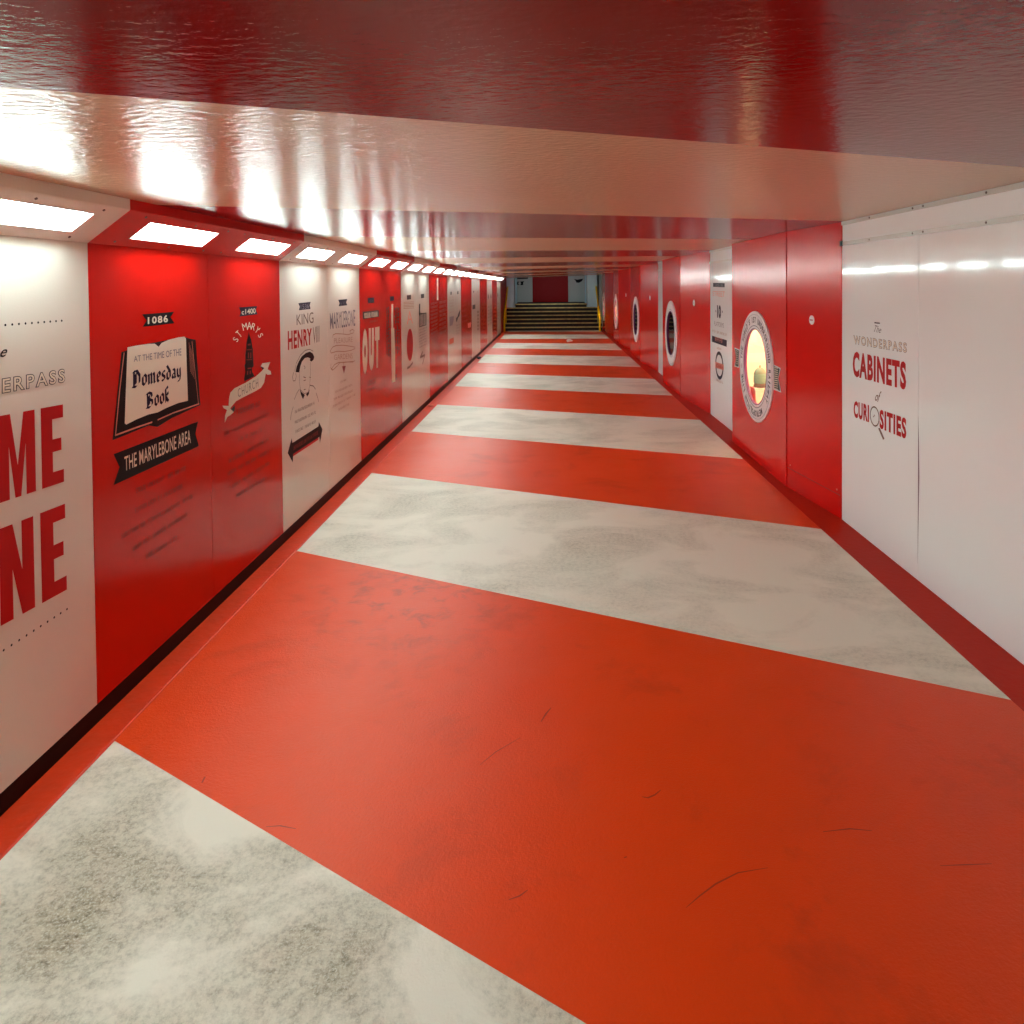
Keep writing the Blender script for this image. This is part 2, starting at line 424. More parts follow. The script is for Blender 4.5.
# shell walls
mb = MB(); mb.box(-1.9, -1.806, -4.9, 29.4, -.2, 2.2); struct(mb.build('wall_left', m_endred))
mb = MB(); mb.box(2.62, 2.7, -4.9, 26.4, -.2, 2.3); struct(mb.build('wall_right', m_dark))
mb = MB(); mb.box(-1.9, 2.7, -5.0, -4.9, -.2, 2.3); struct(mb.build('wall_closing', m_pan_cream))  # unseen, added to close the tunnel and keep its light in
mb = MB(); mb.box(-1.9, 2.7, 29.3, 29.4, -.2, 2.3); struct(mb.build('wall_end', m_endwhite))
mb = MB(); mb.box(-1.806, -1.7895, -4.9, 24.0, 0, .075); struct(mb.build('baseboard_left', m_skirt))
mb = MB(); mb.prism([(-1.789, .0), (-1.789, .002), (-1.665, .0025), (-1.66, .0)], -4.9, 25.8); struct(mb.build('trim_1', m_margin))

# ------------------------------------------------------------------ left wall cladding panels
PY = [1.70, 2.627, 3.54, 4.475, 5.42, 6.33, 7.22, 8.09, 9.0, 9.94, 10.82, 11.71, 12.59, 13.47, 14.36, 15.245, 16.15, 17.05, 17.98, 18.9, 19.75, 20.6, 21.5, 22.4, 23.2, 24.0]
def pair_red(i): return ((i+1)//2) % 2 == 1
LAB = {
 0: 'cream wall panel with huge red letters ending ME and NE, nearest on the left wall',
 1: 'red wall panel printed with an open book, Domesday Book, and a 1086 ribbon',
 2: 'red wall panel printed with a dark church tower and a cream ribbon banner',
 3: 'cream wall panel printed with a portrait in a black hat under KING HENRY VIII',
 4: 'cream wall panel titled MARYLEBONE with a scrolled ribbon about pleasure gardens',
 5: 'red wall panel with tall cream letters OUT under a black framed plaque',
 6: 'red wall panel with one tall cream column between dark narrow words',
 7: 'cream wall panel with a solid red disc below its black date square',
 8: 'cream wall panel with stacked dark headline words and lines of print',
 9: 'red wall panel with dark red faded print, just past the stacked headline panel',
 10: 'red wall panel with a cream upright bar beneath the lights',
 11: 'cream wall panel with grey block print above a small orange patch',
 12: 'cream wall panel with a black crooked figure at mid height',
 13: 'glossy red wall panel just beyond the crooked black figure',
 14: 'glossy red wall panel with a small pale patch at mid height',
 15: 'cream wall panel with a bold black square at mid height',
 16: 'cream wall panel with a tall dark column of print',
}
for i in range(17, 24):
    LAB[i] = f"{'red' if pair_red(i) else 'cream'} wall panel far down the left wall, {['second','third','fourth','fifth','sixth','seventh','eighth'][23-i]} from its stair end"
LAB[24] = 'cream wall panel, the last one before the stair end of the left wall'
panel = {}
for i in range(25):
    y0, y1 = PY[i]+.0015, PY[i+1]-.0015
    if i in (1, 5, 7, 9): y1 += .0005
    t = thing('wall_panel', LAB[i], 'wall panel', (-1.79, (y0+y1)/2, .07), 'printed cladding panels on the left wall')
    mb = MB(); mb.box(-1.803, -1.785, y0, y1, .078, 1.879)
    o = mb.build('board', m_pan_red if pair_red(i) else m_pan_cream, t)
    bv = o.modifiers.new('edge', 'BEVEL'); bv.width = .0012; bv.segments = 1
    panel[i] = t
mb = MB(); mb.box(-1.806, -1.785, -4.9, 1.70, .078, 1.879); struct(mb.build('trim_2', m_pan_cream))

def P(layer=1, w=LEFT): return Print(w, layer)
# --- panel 0
t = panel[0]
c1 = crop(0, 300, 4.876); cm = crop(0, 380, 3.413)
a, b_ = LEFT.pt(*c1([(25, 122)])[0]), LEFT.pt(*c1([(300, 101)])[0])
p = P()
for k in range(-9, 10): q = a+(b_-a)*k/9; p.dot(q, .0042)
p.build('dotted_line', m_black, t)
a, b_ = LEFT.pt(*cm([(12, 922)])[0]), LEFT.pt(*cm([(228, 782)])[0])
p = P()
for k in range(-8, 10): q = a+(b_-a)*k/9; p.dot(q, .0042)
p.build('dotted_line', m_black, t)
P().quad_text('The', c1([(-75, 288), (35, 276), (35, 222), (-75, 228)]), .01, .5).build('lettering', m_black, t)
q = [LEFT.pt(*k) for k in c1([(8, 458), (318, 402), (315, 333), (8, 382)])]
q[0] = q[1]+(q[0]-q[1])*2.05; q[3] = q[2]+(q[3]-q[2])*2.05
P().quad_text('WONDERPASS', q, .045, wallq=True, spacing=1.25).build('lettering', m_navy, t)
P(2).quad_text('WONDERPASS', q, .005, wallq=True, spacing=1.25, grow=.04).build('lettering_inline', m_paper, t)
BLOCK = {
 'E': [[(0, 0), (1, 0), (1, .165), (.5, .165), (.5, .42), (.9, .42), (.9, .58), (.5, .58), (.5, .835), (1, .835), (1, 1), (0, 1)]],
 'M': [[(0, 0), (.27, 0), (.27, .62), (.42, 0), (.58, 0), (.73, .62), (.73, 0), (1, 0), (1, 1), (.68, 1), (.5, .38), (.32, 1), (0, 1)]],
 'N': [[(0, 0), (.36, 0), (.36, .52), (.62, 0), (1, 0), (1, 1), (.64, 1), (.64, .48), (.38, 1), (0, 1)]],
 'C': [[(.15, 0), (.85, 0), (1, .12), (1, .36), (.55, .36), (.55, .165), (.45, .165), (.45, .835), (.55, .835), (.55, .64), (1, .64), (1, .88), (.85, 1), (.15, 1), (0, .88), (0, .12)]],
 'O': [[(.15, 0), (.5, 0), (.5, .165), (.42, .165), (.42, .835), (.5, .835), (.5, 1), (.15, 1), (0, .88), (0, .12)], [(.5, 0), (.85, 0), (1, .12), (1, .88), (.85, 1), (.5, 1), (.5, .835), (.58, .835), (.58, .165), (.5, .165)]],
}
for word, eq in (('COM', [(143, 372), (218, 347), (214, 83), (138, 97)]), ('ON', [(143, 762), (228, 715), (221, 422), (136, 455)])):
    e = [LEFT.pt(*k) for k in cm(eq)]
    wv, wt = e[1]-e[0], e[2]-e[3]; off = 0
    quads = [('E', e)]
    for ch in reversed(word):
        w_ = {'M': 1.45, 'N': 1.2, 'O': 1.05, 'C': 1.0}[ch]; off += .26
        r0, r1 = e[0]-wv*off, e[3]-wt*off; off += w_
        quads.append((ch, [e[0]-wv*off, r0, r1, e[3]-wt*off]))
    for ch, (a, b_, c_, d_) in quads:
        pr = P()
        for pl in BLOCK[ch]: pr.wpoly([(a*(1-u)+b_*u)*(1-w)+(d_*(1-u)+c_*u)*w for u, w in pl])
        pr.build('headline_letter', m_printred, t)
# --- panel 1: open book
t = panel[1]; c = crop(90, 280, 5.12)
P().poly(c([(266, 176), (430, 163), (410, 190), (432, 221), (268, 240), (290, 208)])).build('date_ribbon', m_black, t)
P(2).quad_text('1086', c([(294, 226), (398, 216), (396, 178), (294, 190)]), .03, spacing=1.2).build('date_lettering', m_paper, t)
P().poly(c([(160, 370), (188, 360), (192, 343), (330, 320), (480, 290), (498, 297), (510, 300), (540, 306), (565, 640), (420, 705), (345, 752), (300, 745), (115, 820)])).build('book_cover', m_black, t)
pr = P(3)
pr.line(c([(172, 374), (150, 560), (128, 795)]), .006).line(c([(128, 795), (230, 757), (315, 728)]), .007).line(c([(345, 716), (420, 682), (556, 634)]), .006)
pr.line(c([(520, 315), (536, 470), (553, 632)]), .004)
for k in range(5): pr.line(c([(505+k*5, 320+k*14), (512+k*5, 470+k*9)]), .0022)
pr.build('cover_highlight', m_pink, t)
P(2).poly(c([(190, 345), (240, 335), (300, 327), (330, 326), (350, 342), (365, 322), (400, 307), (450, 294), (482, 290), (490, 300), (494, 440), (500, 618), (450, 630), (390, 655), (345, 678), (300, 688), (240, 712), (185, 740), (176, 735), (182, 560)])).build('page', m_paper, t)
P(3).quad_text('AT THE TIME OF THE', c([(222, 420), (466, 386), (465, 350), (222, 390)]), .0).build('lettering', m_greyprint, t)
# blackletter pen strokes: (advance, strokes) in x-height units
BL = {
 'D': (1.15, [[(.2, .12), (.2, 1.45)], [(.0, .1), (.5, .02), (.95, .35), (.95, 1.0), (.55, 1.45), (.05, 1.35)], [(.45, .3), (.45, 1.2)]]),
 'B': (1.1, [[(.2, .1), (.2, 1.45)], [(.0, .08), (.55, .02), (.9, .25), (.9, .6), (.5, .8), (.85, 1.0), (.8, 1.3), (.4, 1.48), (.0, 1.38)], [(.45, .3), (.45, 1.2)]]),
 'o': (.72, [[(.12, .8), (.12, .2), (.38, .02), (.6, .2), (.6, .8), (.35, .98), (.12, .8)]]),
 'm': (1.15, [[(.05, .9), (.15, .8), (.15, .1), (.22, .02)], [(.15, .8), (.42, 1.0), (.52, .8), (.52, .1), (.6, .02)], [(.52, .8), (.8, 1.0), (.92, .8), (.92, .1), (1.02, .02)]]),
 'e': (.62, [[(.5, .15), (.32, .02), (.12, .2), (.12, .8), (.34, 1.0), (.54, .78), (.5, .55), (.15, .45)]]),
 's': (.62, [[(.08, .12), (.3, .02), (.5, .2), (.45, .42), (.15, .58), (.12, .82), (.34, 1.0), (.5, .88)]]),
 'd': (.72, [[(.12, .75), (.12, .2), (.38, .02), (.6, .2), (.6, .8), (.12, 1.45)], [(.12, .75), (.35, .9), (.5, .8)]]),
 'a': (.7, [[(.12, .9), (.35, 1.0), (.52, .8), (.52, .12), (.62, .02)], [(.52, .55), (.2, .5), (.1, .2), (.3, .02), (.52, .18)]]),
 'y': (.72, [[(.12, .95), (.14, .25), (.36, .02), (.56, .2)], [(.56, .98), (.58, .1), (.48, -.35), (.15, -.4)]]),
 'k': (.7, [[(.15, .05), (.15, 1.35), (.4, 1.5), (.5, 1.3)], [(.15, .5), (.45, .95), (.52, .7), (.18, .5), (.55, .05)]]),
}
def blackletter(word, q, H, base, par):
    tot = sum(BL[ch][0]+.12 for ch in word); x = 0; st = []
    for ch in word:
        for s_ in BL[ch][1]: st.append([((x+u)/tot, base+v*H) for u, v in s_])
        x += BL[ch][0]+.12
    P(3).nib(st, q, (.25/tot, .19*H)).build('blackletter_lettering', m_navy, par)
blackletter('Domesday', c([(215, 555), (468, 495), (466, 420), (215, 460)]), .62, .02, t)
blackletter('Book', c([(287, 660), (408, 622), (405, 540), (285, 578)]), .64, .02, t)
P().poly(c([(120, 892), (553, 724), (538, 788), (557, 850), (120, 1050), (150, 958)])).build('title_ribbon', m_black, t)
P(2).quad_text('THE MARYLEBONE AREA', c([(176, 980), (515, 835), (513, 765), (174, 905)]), .01, spacing=1.05).build('title_lettering', m_paper, t)
c = crop(115, 460, 9.753); pr = P()
for k, (x0, y0, x1, y1) in enumerate([(205, 325, 690, 100), (195, 520, 655, 275), (65, 770, 765, 365), (175, 890, 695, 555), (290, 975, 605, 780)]):
    q = c([(x0, y0), (x1, y1)]); pr.marks(q[0], q[1], 5.0, 10+k)
pr.build('small_print', m_deepred, t)
# --- panel 2: church
t = panel[2]; c = crop(215, 295, 7.877)
P().poly(c([(188, 98), (332, 87), (322, 118), (334, 152), (192, 169), (204, 133)])).build('date_ribbon', m_navy, t)
P(2).quad_text('c1400', c([(208, 156), (320, 144), (318, 102), (208, 114)]), .02).build('date_lettering', m_paper, t)
pr = P()
for ch, cx_, cy_, w_, h_, an in [('S', 162, 350, 26, 44, 60), ('T', 185, 303, 28, 46, 42), ('M', 234, 250, 38, 56, 12), ('A', 270, 240, 32, 56, 0), ('R', 302, 250, 30, 54, -16), ('Y', 333, 275, 28, 50, -34), ('S', 358, 318, 24, 40, -58)]:
    a_ = R(an); co, si = math.cos(a_), math.sin(a_)
    qq = [(cx_+(u*w_*co+v*h_*si)/2, cy_+(u*w_*si*-1+v*h_*co)/2) for u, v in ((-1, 1), (1, 1), (1, -1), (-1, -1))]
    pr.quad_text(ch, c(qq), .0)
pr.poly(c([(200, 322), (206, 322), (206, 330), (200, 330)])).poly(c([(346, 262), (352, 266), (346, 278), (342, 272)]))
pr.build('arched_lettering', m_paper, t)
P().poly(c([(266, 283), (271, 320), (284, 350), (290, 390), (298, 425), (298, 470), (302, 545), (304, 560), (290, 575), (292, 605), (310, 640), (232, 680), (228, 660), (238, 610), (236, 575), (230, 555), (240, 540), (238, 470), (246, 425), (246, 385), (254, 350), (262, 320)])).build('tower', m_black, t)
pr = P(2)
for x, y, w_, h_ in [(256, 385, 24, 14), (250, 428, 40, 8), (258, 455, 8, 45), (276, 455, 8, 45), (246, 508, 44, 6), (255, 575, 30, 8), (250, 600, 9, 30), (272, 598, 9, 26)]:
    pr.poly(c([(x, y+h_), (x+w_, y+h_-3), (x+w_, y-3), (x, y)]))
pr.build('tower_window', m_deepred, t)
P(3).poly(c([(118, 770), (150, 735), (240, 690), (320, 640), (365, 600), (388, 572), (398, 590), (396, 625), (384, 690), (360, 730), (320, 755), (230, 800), (165, 835), (118, 890), (104, 872), (108, 810)])).build('ribbon', m_paper, t)
P(3).poly(c([(358, 562), (370, 537), (432, 528), (418, 566), (412, 585), (436, 600), (440, 625), (412, 628), (396, 618), (396, 590), (386, 574)])).build('ribbon', m_paper, t)
P(3).poly(c([(55, 872), (108, 874), (122, 900), (146, 922), (120, 945), (95, 960), (73, 1008), (76, 950), (92, 905), (66, 892)])).build('ribbon', m_paper, t)
P(2).poly(c([(118, 905), (156, 868), (152, 915), (140, 925)])).poly(c([(356, 562), (392, 565), (375, 590)])).build('ribbon_shadow_fold', m_black, t)
P(4).quad_text('CHURCH', c([(178, 808), (338, 722), (335, 655), (175, 742)]), -.01, spacing=1.25).build('ribbon_lettering', m_ink, t)
c = crop(220, 400, 9.75); pr = P()
q = c([(150, 150), (385, 60)]); pr.marks(q[0], q[1], 5.5, 3)
for k, (x0, y0, x1, y1) in enumerate([(40, 350, 490, 150), (160, 412, 405, 310), (75, 620, 475, 400), (75, 738, 475, 515), (95, 878, 485, 625), (160, 952, 450, 775)]):
    q = c([(x0, y0), (x1, y1)]); pr.marks(q[0], q[1], 3.9, 30+k)
pr.build('small_print', m_deepred, t)
# --- panel 3: portrait
t = panel[3]; c = crop(280, 295, 9.752)
P().poly(c([(178, 80), (299, 67), (288, 100), (297, 136), (183, 149), (192, 115)])).build('date_ribbon', m_navy, t)
P(2).quad_text('1536', c([(200, 140), (282, 131), (280, 82), (200, 92)]), .01).build('date_lettering', m_greyprint, t)
P().quad_text('KING', c([(162, 295), (326, 272), (325, 165), (160, 192)]), .0).build('lettering', m_ink, t)
P().quad_text('HENRY', c([(76, 538), (310, 482), (308, 325), (74, 352)]), .03, spacing=1.1).build('name_lettering', m_printred, t)
P().quad_text('VIII', c([(320, 476), (383, 456), (383, 298), (320, 316)]), .0).build('numeral_lettering', m_ink, t)
P(2).poly(c([(150, 752), (160, 700), (180, 650), (210, 600), (250, 566), (290, 552), (318, 570), (332, 602), (325, 632), (303, 650), (291, 640), (294, 618), (270, 608), (240, 615), (212, 650), (195, 700), (186, 756)])).build('portrait_hat', m_black, t)
pr = P()
pr.line(c([(142, 745), (160, 660), (200, 585), (245, 540), (290, 530), (322, 548)]), .005)
pr.line(c([(134, 752), (120, 800), (128, 838), (148, 836), (158, 790), (152, 760)]), .005)
pr.line(c([(190, 755), (188, 850), (200, 925), (235, 962), (270, 950), (288, 890), (296, 780), (296, 650)]), .004)
pr.line(c([(232, 690), (245, 705), (238, 722)]), .004).line(c([(228, 798), (250, 808)]), .006).line(c([(230, 836), (250, 828)]), .005).line(c([(282, 800), (300, 806)]), .004).line(c([(232, 925), (248, 918)]), .006)
pr.line(c([(185, 920), (160, 965), (138, 1020)]), .005).line(c([(290, 880), (325, 888), (345, 918)]), .007).line(c([(352, 955), (366, 1000), (376, 1040)]), .006)
c2 = crop(270, 360, 10.24); pr.line(c2([(236, 480), (218, 545), (208, 612)]), .006)
pr.build('portrait_outline', m_ink, t)
P(2).poly(c([(190, 912), (206, 945), (232, 968), (240, 975), (222, 1016), (202, 970)])).poly(c([(286, 918), (280, 965), (263, 992), (252, 965), (272, 950)])).build('portrait_collar', m_black, t)
c = crop(280, 395, 14.63); pr = P()
for k, (x0, y0, x1, y1) in enumerate([(218, 270, 498, 140), (215, 425, 522, 270), (225, 560, 522, 405)]):
    q = c([(x0, y0), (x1, y1)]); pr.marks(q[0], q[1], 3.0, 50+k)
pr.build('small_print', m_ink, t)
P().poly(c([(188, 900), (560, 655), (562, 620), (190, 860)])).build('ribbon_edge', m_printred, t)
P(2).poly(c([(110, 850), (168, 632), (178, 702), (560, 458), (566, 395), (618, 500), (582, 705), (572, 612), (190, 862), (184, 985)])).build('arrow_ribbon', m_black, t)
q = c([(195, 810), (550, 575)]); P(3).marks(q[0], q[1], 4.0, 77).build('ribbon_lettering', m_deepred, t)
# --- panel 4: pleasure gardens
t = panel[4]; c = crop(270, 270, 10.24)
P().poly(c([(698, 305), (792, 297), (780, 330), (790, 361), (703, 371), (712, 340)])).build('date_ribbon', m_navy, t)
q = c([(715, 362), (775, 355)]); P(2).marks(q[0], q[1], 4, 5).build('date_lettering', m_greyprint, t)
P().quad_text('MARYLEBONE', c([(615, 608), (872, 572), (872, 405), (612, 440)]), .008).build('title_lettering', m_greyprint, t)
pr = P(2)
for x, y in [(690, 520), (660, 540), (722, 470), (745, 430), (770, 425), (855, 415), (740, 580), (760, 577), (785, 573), (865, 565), (830, 520), (800, 500)]: pr.dot(LEFT.pt(*c([(x, y)])[0]), .008)
pr.build('title_dots', m_black, t)
P().quad_text('PLEASURE', c([(655, 752), (845, 737), (845, 685), (655, 700)]), -.01).build('lettering', m_fadeprint, t)
P().quad_text('GARDENS', c([(655, 922), (845, 905), (845, 850), (655, 868)]), -.01).build('lettering', m_fadeprint, t)
pr = P()
pr.line(c([(640, 690), (645, 665), (670, 652), (740, 655), (800, 662), (850, 645), (862, 620), (845, 608), (815, 622), (825, 640)]), .007)
pr.line(c([(625, 850), (615, 830), (640, 790), (680, 772), (750, 770), (830, 782), (868, 790), (870, 805), (830, 822), (760, 835), (690, 832), (625, 850)]), .007)
pr.line(c([(640, 1020), (620, 1000), (625, 960)]), .006).line(c([(630, 1010), (660, 968), (700, 948), (770, 945), (850, 935)]), .007)
pr.line(c([(752, 600), (752, 655)]), .008)
c2 = crop(270, 360, 10.24)
pr.line(c2([(625, 90), (640, 105), (690, 60), (715, 25), (780, 20), (845, 22), (870, 5)]), .007)
pr.build('scroll_outline', m_fadeprint, t)
P(2).line(c2([(753, 22), (755, 70)]), .008).poly(c2([(736, 65), (774, 60), (756, 140)])).build('arrow_pointer', m_deepred, t)
pr = P()
for k, (x0, y0, x1, y1) in enumerate([(722, 240, 787, 208), (665, 342, 842, 262), (652, 415, 852, 320), (640, 492, 872, 362), (700, 522, 808, 462)]):
    q = c2([(x0, y0), (x1, y1)]); pr.marks(q[0], q[1], 2.3, 80+k)
pr.build('small_print', m_fadeprint, t)
# --- panel 5: OUT
t = panel[5]; c = crop(350, 280, 12.8); g = crop(355, 300, 10.24)
P().poly(c([(225, 232), (308, 224), (308, 292), (230, 300)])).build('date_square', m_navy, t)
q = c([(245, 285), (298, 280)]); P(2).marks(q[0], q[1], 2.6, 9).build('date_lettering', m_greyprint, t)
P().poly(c([(162, 408), (366, 384), (372, 470), (165, 502)])).build('plaque', m_black, t)
P(2).poly(c([(180, 424), (262, 414), (262, 480), (184, 488)])).poly(c([(270, 412), (350, 402), (352, 464), (272, 476)])).build('plaque_lettering_ground', m_paper, t)
for k, (a_, b_) in enumerate([((192, 478), (258, 468)), ((280, 468), (346, 456))]):
    q = c([a_, b_]); P(3).marks(q[0], q[1], 3.8, 20+k).build('plaque_lettering', m_greyprint, t)
pr = P()
pr.quad_text('O', g([(74, 768), (130, 752), (126, 288), (76, 298)]), .12).quad_text('U', g([(142, 728), (194, 716), (192, 284), (140, 290)]), .12).quad_text('T', g([(206, 700), (248, 690), (250, 272), (204, 280)]), .10)
pr.build('headline_lettering', m_paper, t)
q = g([(150, 235), (230, 220)]); pr = P().marks(q[0], q[1], 2.2, 13)
for k, (x0, y0, x1, y1) in enumerate([(140, 850, 210, 815), (130, 890, 215, 845), (115, 950, 200, 905)]):
    q = g([(x0, y0), (x1, y1)]); pr.marks(q[0], q[1], 2.4, 60+k)
pr.build('small_print', m_deepred, t)
# --- panel 6
t = panel[6]
P().poly(c([(510, 212), (562, 206), (562, 262), (512, 270)])).build('date_square', m_navy, t)
P(2).poly(g([(370, 42), (389, 40), (390, 285), (372, 285)])).poly(g([(368, 285), (400, 284), (410, 560), (412, 835), (376, 845), (370, 560)])).build('column_drawing', m_paper, t)
pr = P()
for k, (x, y0, y1) in enumerate([(322, 80, 560), (338, 70, 575), (352, 290, 570), (408, 80, 230), (425, 70, 260), (440, 80, 240), (412, 300, 480), (430, 270, 530), (446, 300, 500), (418, 760, 815)]):
    y = y0
    while y < y1:
        l = random.uniform(14, 48); pr.poly(g([(x, y+l), (x+9, y+l-2), (x+9, y-2), (x, y)])); y += l+random.uniform(3, 16)
pr.build('side_lettering', m_black, t)
# --- panel 7
t = panel[7]; c = crop(395, 270, 8.533)
P().poly(c([(100, 216), (136, 211), (136, 250), (102, 254)])).build('date_square', m_black, t)
pr = P()
for y in (272, 285, 298, 311, 324): pr.poly(c([(72, y+7), (162, y+3), (162, y-3), (72, y)]))
pr.build('heading_lines', m_fadeprint, t)
P().quad_text('A', c([(100, 465), (152, 455), (150, 345), (100, 355)]), .0).build('lettering', m_pink, t)
a_, b_ = LEFT.pt(*c([(100, 640)])[0]), LEFT.pt(*c([(154, 640)])[0]); zt, zb = LEFT.pt(*c([(127, 500)])[0]).y, LEFT.pt(*c([(127, 776)])[0]).y
P().dot(((a_.x+b_.x)/2, (zt+zb)/2), (b_.x-a_.x)/2, 32, (zt-zb)/2).build('red_disc', m_printred, t)
P().line(c([(105, 838), (125, 825), (150, 792)]), .03).build('signature', m_ink, t)
# --- panel 8
t = panel[8]
P().poly(c([(220, 206), (248, 203), (248, 238), (222, 241)])).build('date_square', m_black, t)
pr = P().poly(c([(204, 290), (215, 288), (214, 384), (203, 388)]))
for k, x in enumerate((206, 217, 228, 240, 252, 262)): pr.poly(c([(x, 480-k*4), (x+6, 478-k*4), (x+6, 366), (x, 368)]))
pr.poly(c([(205, 372), (268, 362), (268, 370), (205, 380)])).poly(c([(205, 482), (268, 462), (268, 470), (205, 490)]))
pr.build('headline_lettering', m_black, t)
pr = P()
for k in range(7): q = c([(205, 520+k*25), (270, 495+k*23)]); pr.marks(q[0], q[1], 1.5, 90+k)
pr.line(c([(235, 700), (215, 745), (255, 725), (235, 800)]), .03)
pr.build('small_print', m_ink, t)
# --- panels 9..16
t = panel[9]; pr = P()
for k in range(9): q = c([(305, 300+k*32), (362, 285+k*30)]); pr.marks(q[0], q[1], 2.2, 100+k)
pr.build('small_print', m_deepred, t)
t = panel[10]
P().poly(c([(357, 70), (368, 68), (370, 256), (357, 258)])).build('bar_drawing', m_paper, t)
pr = P()
for k in range(8): q = c([(378, 290+k*38), (436, 275+k*36)]); pr.marks(q[0], q[1], 2.6, 120+k)
pr.build('small_print', m_deepred, t)
t = panel[11]
P().poly(c([(472, 186), (484, 184), (484, 210), (472, 212)])).build('date_square', m_black, t)
pr = P()
for k in range(6): q = c([(462, 240+k*26), (502, 235+k*25)]); pr.marks(q[0], q[1], 1.3, 140+k)
pr.build('small_print', m_fadeprint, t)
P().poly(c([(464, 400), (502, 392), (500, 430), (490, 470), (466, 480)])).build('block_drawing', m_greyprint, t)
P().poly(c([(464, 590), (502, 575), (502, 618), (464, 638)])).build('orange_patch', mat('orange_print', (190, 80, 40)), t)
t = panel[12]
P().poly(c([(530, 182), (542, 180), (542, 205), (530, 207)])).build('date_square', m_black, t)
P().poly(c([(522, 440), (520, 412), (534, 396), (540, 372), (554, 340), (558, 350), (550, 392), (536, 412), (528, 442)])).build('figure_drawing', m_black, t)
pr = P()
for k in range(4): q = c([(520, 480+k*24), (556, 470+k*23)]); pr.marks(q[0], q[1], 1.3, 150+k)
pr.build('small_print', m_ink, t)
c = crop(350, 250, 6.4)
t = panel[13]; pr = P()
for k in range(6): q = c([(718, 330+k*34), (745, 325+k*33)]); pr.marks(q[0], q[1], 1.6, 160+k)
pr.build('small_print', m_deepred, t)
t = panel[14]; P().poly(c([(753, 470), (775, 462), (773, 494), (755, 500)])).build('pale_patch', m_pink, t)
t = panel[15]
P().poly(c([(788, 262), (794, 261), (794, 272), (788, 273)])).build('date_square', m_black, t)
P().poly(c([(784, 352), (802, 348), (802, 376), (784, 380)])).build('square_print', m_black, t)
t = panel[16]; pr = P().poly(c([(816, 262), (821, 261), (821, 272), (816, 273)]))
for y in range(390, 520, 22): pr.poly(c([(814, y+14), (825, y+12), (825, y-2), (814, y)]))
pr.build('print_column', m_ink, t)
for i in (19, 20, 23):
    y = (PY[i]+PY[i+1])/2
    P().wpoly([(y-.12, 1.35), (y+.12, 1.35), (y+.12, 1.47), (y-.12, 1.47)]).build('date_square', m_black, panel[i])
    pr = P()
    for k in range(6): pr.wpoly([(y-.25, 1.1-k*.1), (y+.25, 1.1-k*.1), (y+.25, 1.135-k*.1), (y-.25, 1.135-k*.1)])
    pr.build('small_print', m_ink, panel[i])

# ------------------------------------------------------------------ sloping light housings under the ceiling (left)
A = Vector((-1.785, 1.879)); B = Vector((-1.621, 2.003))
fd = (B-A).normalized(); fn = Vector((fd.y, -fd.x))            # along the slope, and out of it (down into the tunnel)
def fp(s, d, y): q = A+fd*s+fn*d; return (q.x, y, q.y)
def fbox(mb, s0, s1, y0, y1, d0, d1, mi=0):
    mb.add([fp(s, d, y) for s in (s0, s1) for y in (y0, y1) for d in (d0, d1)],
           [(0, 1, 3, 2), (4, 6, 7, 5), (0, 4, 5, 1), (2, 3, 7, 6), (0, 2, 6, 4), (1, 5, 7, 3)], mi)
SL = (B-A).length
HY = [-2.8, -.98, .80, 2.627] + [PY[i] for i in range(3, 26, 2)]
HL = ['cream light housing above the panel lettered ME and NE, large at the left edge',
      'red light housing over the open book and church tower panels',
      'cream light housing over the king portrait and MARYLEBONE panels',
      'red light housing over the tall OUT lettering',
      'cream light housing over the red disc panel',
      'red light housing over the cream upright bar panel',
      'cream light housing over the orange patch and crooked figure panels',
      'red light housing over the pale patch panel',
      'cream light housing over the black square panel',
      'red light housing, fourth from the stair end of the row',
      'cream light housing, third from the stair end of the row',
      'red light housing, second from the stair end of the row',
      'cream light housing, last of the row before the stairs',
      'cream light housing behind the viewer', 'red light housing behind the viewer']
